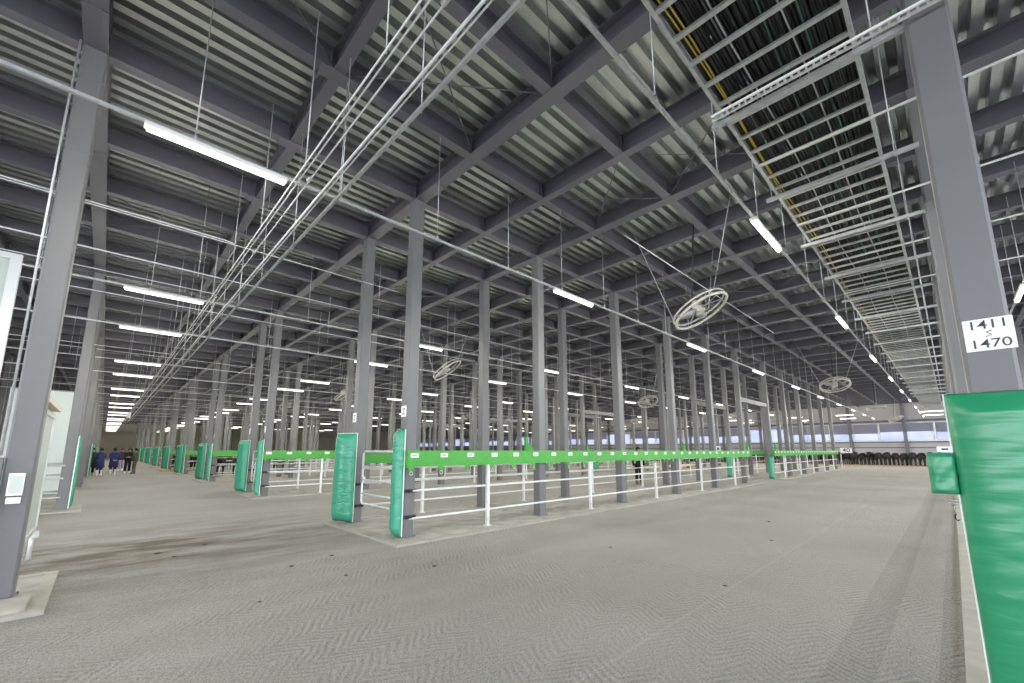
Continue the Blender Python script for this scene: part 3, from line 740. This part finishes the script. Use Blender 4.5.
# ------------------------------------------------------------ skinned bodies
def skinned(name, joints, edges, radii, m, sub=1, parent=None):
    me = bpy.data.meshes.new(name); me.from_pydata(joints, edges, [])
    o = bpy.data.objects.new(name, me); COL.objects.link(o)
    md = o.modifiers.new('skin', 'SKIN'); md.use_smooth_shade = True
    for i, r in enumerate(radii):
        sv = me.skin_vertices[0].data[i]; sv.radius = (r if isinstance(r, tuple) else (r, r)); sv.use_root = (i == 0)
    if sub: s_ = o.modifiers.new('sub', 'SUBSURF'); s_.levels = sub; s_.render_levels = sub
    dg = bpy.context.evaluated_depsgraph_get(); dg.update()
    me2 = bpy.data.meshes.new_from_object(o.evaluated_get(dg)); me2.materials.clear(); me2.materials.append(m)
    for p in me2.polygons: p.use_smooth = True
    bpy.data.objects.remove(o); me2.name = name
    return me2
def cow_mesh(headup):
    J = [(-.55, 0, 1.05), (0, 0, .98), (.5, 0, 1.02), (.8, 0, 1.15), (1.0, 0, 1.2+headup), (1.12, 0, 1.16+headup), (1.38, 0, .98+headup),
         (-.68, 0, 1.12), (-.78, 0, 1.0), (-.80, 0, .62), (-.79, 0, .45)]
    R = [(.34, .32), (.36, .35), (.30, .31), (.17, .22), (.13, .14), (.13, .13), (.075, .08), .07, .03, .022, .035]
    E = [(0, 1), (1, 2), (2, 3), (3, 4), (4, 5), (5, 6), (0, 7), (7, 8), (8, 9), (9, 10)]
    for sy in (-1, 1):
        b0 = len(J)
        J += [(-.56, sy*.17, .80), (-.46, sy*.18, .62), (-.60, sy*.17, .40), (-.57, sy*.17, .06), (-.50, sy*.17, .03)]
        R += [.16, .10, .06, .048, .055]; E += [(0, b0), (b0, b0+1), (b0+1, b0+2), (b0+2, b0+3), (b0+3, b0+4)]
        b0 = len(J)
        J += [(.52, sy*.15, .78), (.54, sy*.16, .42), (.53, sy*.16, .06), (.58, sy*.16, .03)]
        R += [.13, .062, .045, .052]; E += [(2, b0), (b0, b0+1), (b0+1, b0+2), (b0+2, b0+3)]
        b0 = len(J)
        J += [(1.03, sy*.12, 1.24+headup), (1.02, sy*.24, 1.22+headup)]; R += [.035, .022]; E += [(4, b0), (b0, b0+1)]
    return skinned('black_cow', J, E, R, COWM, 1)
CM = [cow_mesh(-.02), cow_mesh(-.22)]
q = 0
yy = -1.6
while yy < 34:
    o = link('black_cow', CM[q % 2], None, (57.6+.2*random.uniform(-1, 1), yy, .03), random.uniform(-.03, .03) + (PI if q % 7 == 5 else 0))
    j = .93+.1*random.random(); o.scale = (j, j, j)
    tag(o, 'black cow in the tight row standing on straw along the far window wall', 'cow', 'black cattle in a row along the window wall')
    yy += .62+.04*random.random(); q += 1
for k, (x, y, rz) in enumerate(((4.6, 40.3, -PI/2+.2), (5.4, 41.5, -PI/2), (4.7, 43.6, -PI/2+.1), (4.8, 48.6, -PI/2), (5.8, 49.5, -PI/2+.1), (6.4, 40.4, -PI/2-.1), (7.4, 41.2, -PI/2), (5.2, 31.6, -PI/2+.1), (6.3, 31.4, -PI/2), (7.5, 31.6, -PI/2), (8.6, 31.5, -PI/2-.1))):
    o = link('black_cow', CM[k % 2], None, (x, y, .0), rz)
    tag(o, 'dark cow among green pads along the walking aisle, %s of these' % ORD[k], 'cow', 'dark cattle among the aisle pads')

HAIR = mat('hair', (.015, .012, .010), .7)
def clothmat(c): return mat('cloth_%02d%02d%02d' % tuple(int(v*99) for v in c), c, .85, build=noise_col(12, .1))
def ell(cx, cy, rx, ry, z, n=14, rot=0.):
    return [(cx+rx*math.cos(t)*math.cos(rot)-ry*math.sin(t)*math.sin(rot), cy+rx*math.cos(t)*math.sin(rot)+ry*math.sin(t)*math.cos(rot), z) for t in [2*PI*w/n for w in range(n)]]
def person(x, y, rz, label, coat, legs, boots, long=False, arms='down', cap=None, h=1.66, skirt=None):
    """faces local +x"""
    o = empty('person', (x, y, 0), rz); o.scale = (h/1.72,)*3; tag(o, label, 'person')
    J = [(0, 0, .95), (0, 0, 1.15), (0, 0, 1.38), (0, 0, 1.47), (.02, 0, 1.56), (.02, 0, 1.66)]
    R = [(.12, .15), (.11, .14), (.10, .15), .055, (.078, .07), (.07, .065)]
    E = [(0, 1), (1, 2), (2, 3), (3, 4), (4, 5)]
    J.append((.11, 0, 1.575)); R.append(.02); E.append((4, 6))          # nose / face ridge
    hands = []
    for s_ in (-1, 1):
        b0 = len(J)
        J += [(0, s_*.09, .88), (.02, s_*.10, .50), (0, s_*.11, .08), (.13, s_*.12, .04)]
        R += [.09, .062, .042, .045]; E += [(0, b0), (b0, b0+1), (b0+1, b0+2), (b0+2, b0+3)]
        if arms == 'down': A = [(0, s_*.19, 1.38), (-.02, s_*.25, 1.10), (.06, s_*.26, .86), (.08, s_*.26, .77)]
        elif arms == 'front': A = [(0, s_*.19, 1.38), (.02, s_*.25, 1.12), (.22, s_*.10, 1.08), (.27, s_*.03, 1.10)]
        else: A = [(0, s_*.19, 1.38), (-.10, s_*.24, 1.12), (-.14, s_*.10, .96), (-.15, s_*.03, .93)]
        b0 = len(J); J += A; R += [.06, .045, .03, .034]; E += [(2, b0), (b0, b0+1), (b0+1, b0+2), (b0+2, b0+3)]
        d_ = (Vector(A[3])-Vector(A[2])).normalized(); side = Vector((1, 0, 0)) if arms == 'down' else Vector((0, 0, 1))
        for fi in range(4):
            p = Vector(A[3])+side*(.03-.02*fi); b1 = len(J)
            J += [tuple(p+d_*.05), tuple(p+d_*(.085+.01*(fi in (1, 2)))+side.cross(d_)*.015)]; R += [.009, .008]; E += [(b0+3, b1), (b1, b1+1)]
        b1 = len(J); J += [tuple(Vector(A[3])+side*.045+d_*.0), tuple(Vector(A[3])+side*.055+d_*.04)]; R += [.011, .009]; E += [(b0+3, b1), (b1, b1+1)]
        hands.append(A)
    link('body', skinned('body', J, E, R, SKIN, 1), o)
    # hair or cap
    b = MB(); hr = []
    for k in range(6):
        a = k/5*PI/2; hr.append(ell(.01-.015*k/5, 0, .100*math.cos(a)+.002, .092*math.cos(a)+.002, 1.62+.125*math.sin(a)))
    b.loft([ell(-.03, 0, .075, .085, 1.53)]+hr)
    if cap: b.loft([ell(.09, 0, .07, .07, 1.655), ell(.09, 0, .07, .07, 1.668)])
    b.build('cap' if cap else 'hair', cap or HAIR, o)
    # coat / jacket
    zb = .50 if long else .84
    c = MB().loft([ell(0, 0, .19 if long else .155, .24 if long else .19, zb), ell(0, 0, .165, .20, .98), ell(0, 0, .145, .185, 1.12), ell(0, 0, .15, .215, 1.32), ell(0, 0, .11, .18, 1.42), ell(0, 0, .07, .075, 1.48)])
    for s_, A in zip((-1, 1), hands):
        c.path([(A[0][0], A[0][1]*.75, A[0][2]), A[0], A[1], A[2]], .082, 10, .05)
    c.build('coat', coat, o)
    t = MB()
    for s_ in (-1, 1):
        t.loft([ell(0, s_*.11, .065, .062, .12), ell(.02, s_*.10, .080, .078, .5), ell(0, s_*.085, .105, .095, .86)])
    t.build('trousers', legs, o)
    for s_ in (-1, 1):
        MB().loft([ell(.05, s_*.115, .13, .055, .0), ell(.05, s_*.115, .13, .055, .06), ell(.0, s_*.11, .07, .062, .13), ell(0, s_*.11, .072, .068, .36)]).build('boot', boots, o)
    return o
NAVY = clothmat((.018, .026, .11)); BLK = clothmat((.012, .013, .018)); DKG = clothmat((.02, .03, .035)); MAR = clothmat((.05, .018, .035))
OLV = clothmat((.075, .07, .04)); LAV = clothmat((.30, .26, .42)); BOOTW = clothmat((.70, .72, .72)); BOOTG = clothmat((.12, .12, .14))
person(-.42, 36.9, -1.2, 'person in dark coat and pale boots, leftmost of the standing group', DKG, BLK, BOOTW, True, 'back', cap=BLK)
person(-.04, 35.6, 2.2, 'person in navy coat and white boots, second from left of the group', NAVY, NAVY, BOOTW, True, 'front')
person(.56, 36.1, 1.9, 'person in long navy coat with dark hat, third from left of the group', NAVY, BLK, BOOTW, True, 'back', cap=BLK)
person(1.08, 43.5, -1.9, 'person in maroon jacket and light trousers standing behind the others', MAR, LAV, BOOTW, False, 'down')
person(1.28, 38.0, -1.7, 'person in black jacket with hands together and white boots', BLK, BLK, BOOTW, False, 'front')
person(1.60, 37.4, 2.9, 'person in olive work clothes, rightmost of the standing group', OLV, OLV, BOOTG, False, 'front')
person(17.6, 10.0, -2.2, 'person in dark work clothes standing behind the first pen rails', BLK, BLK, BOOTG, False, 'down', cap=BLK)
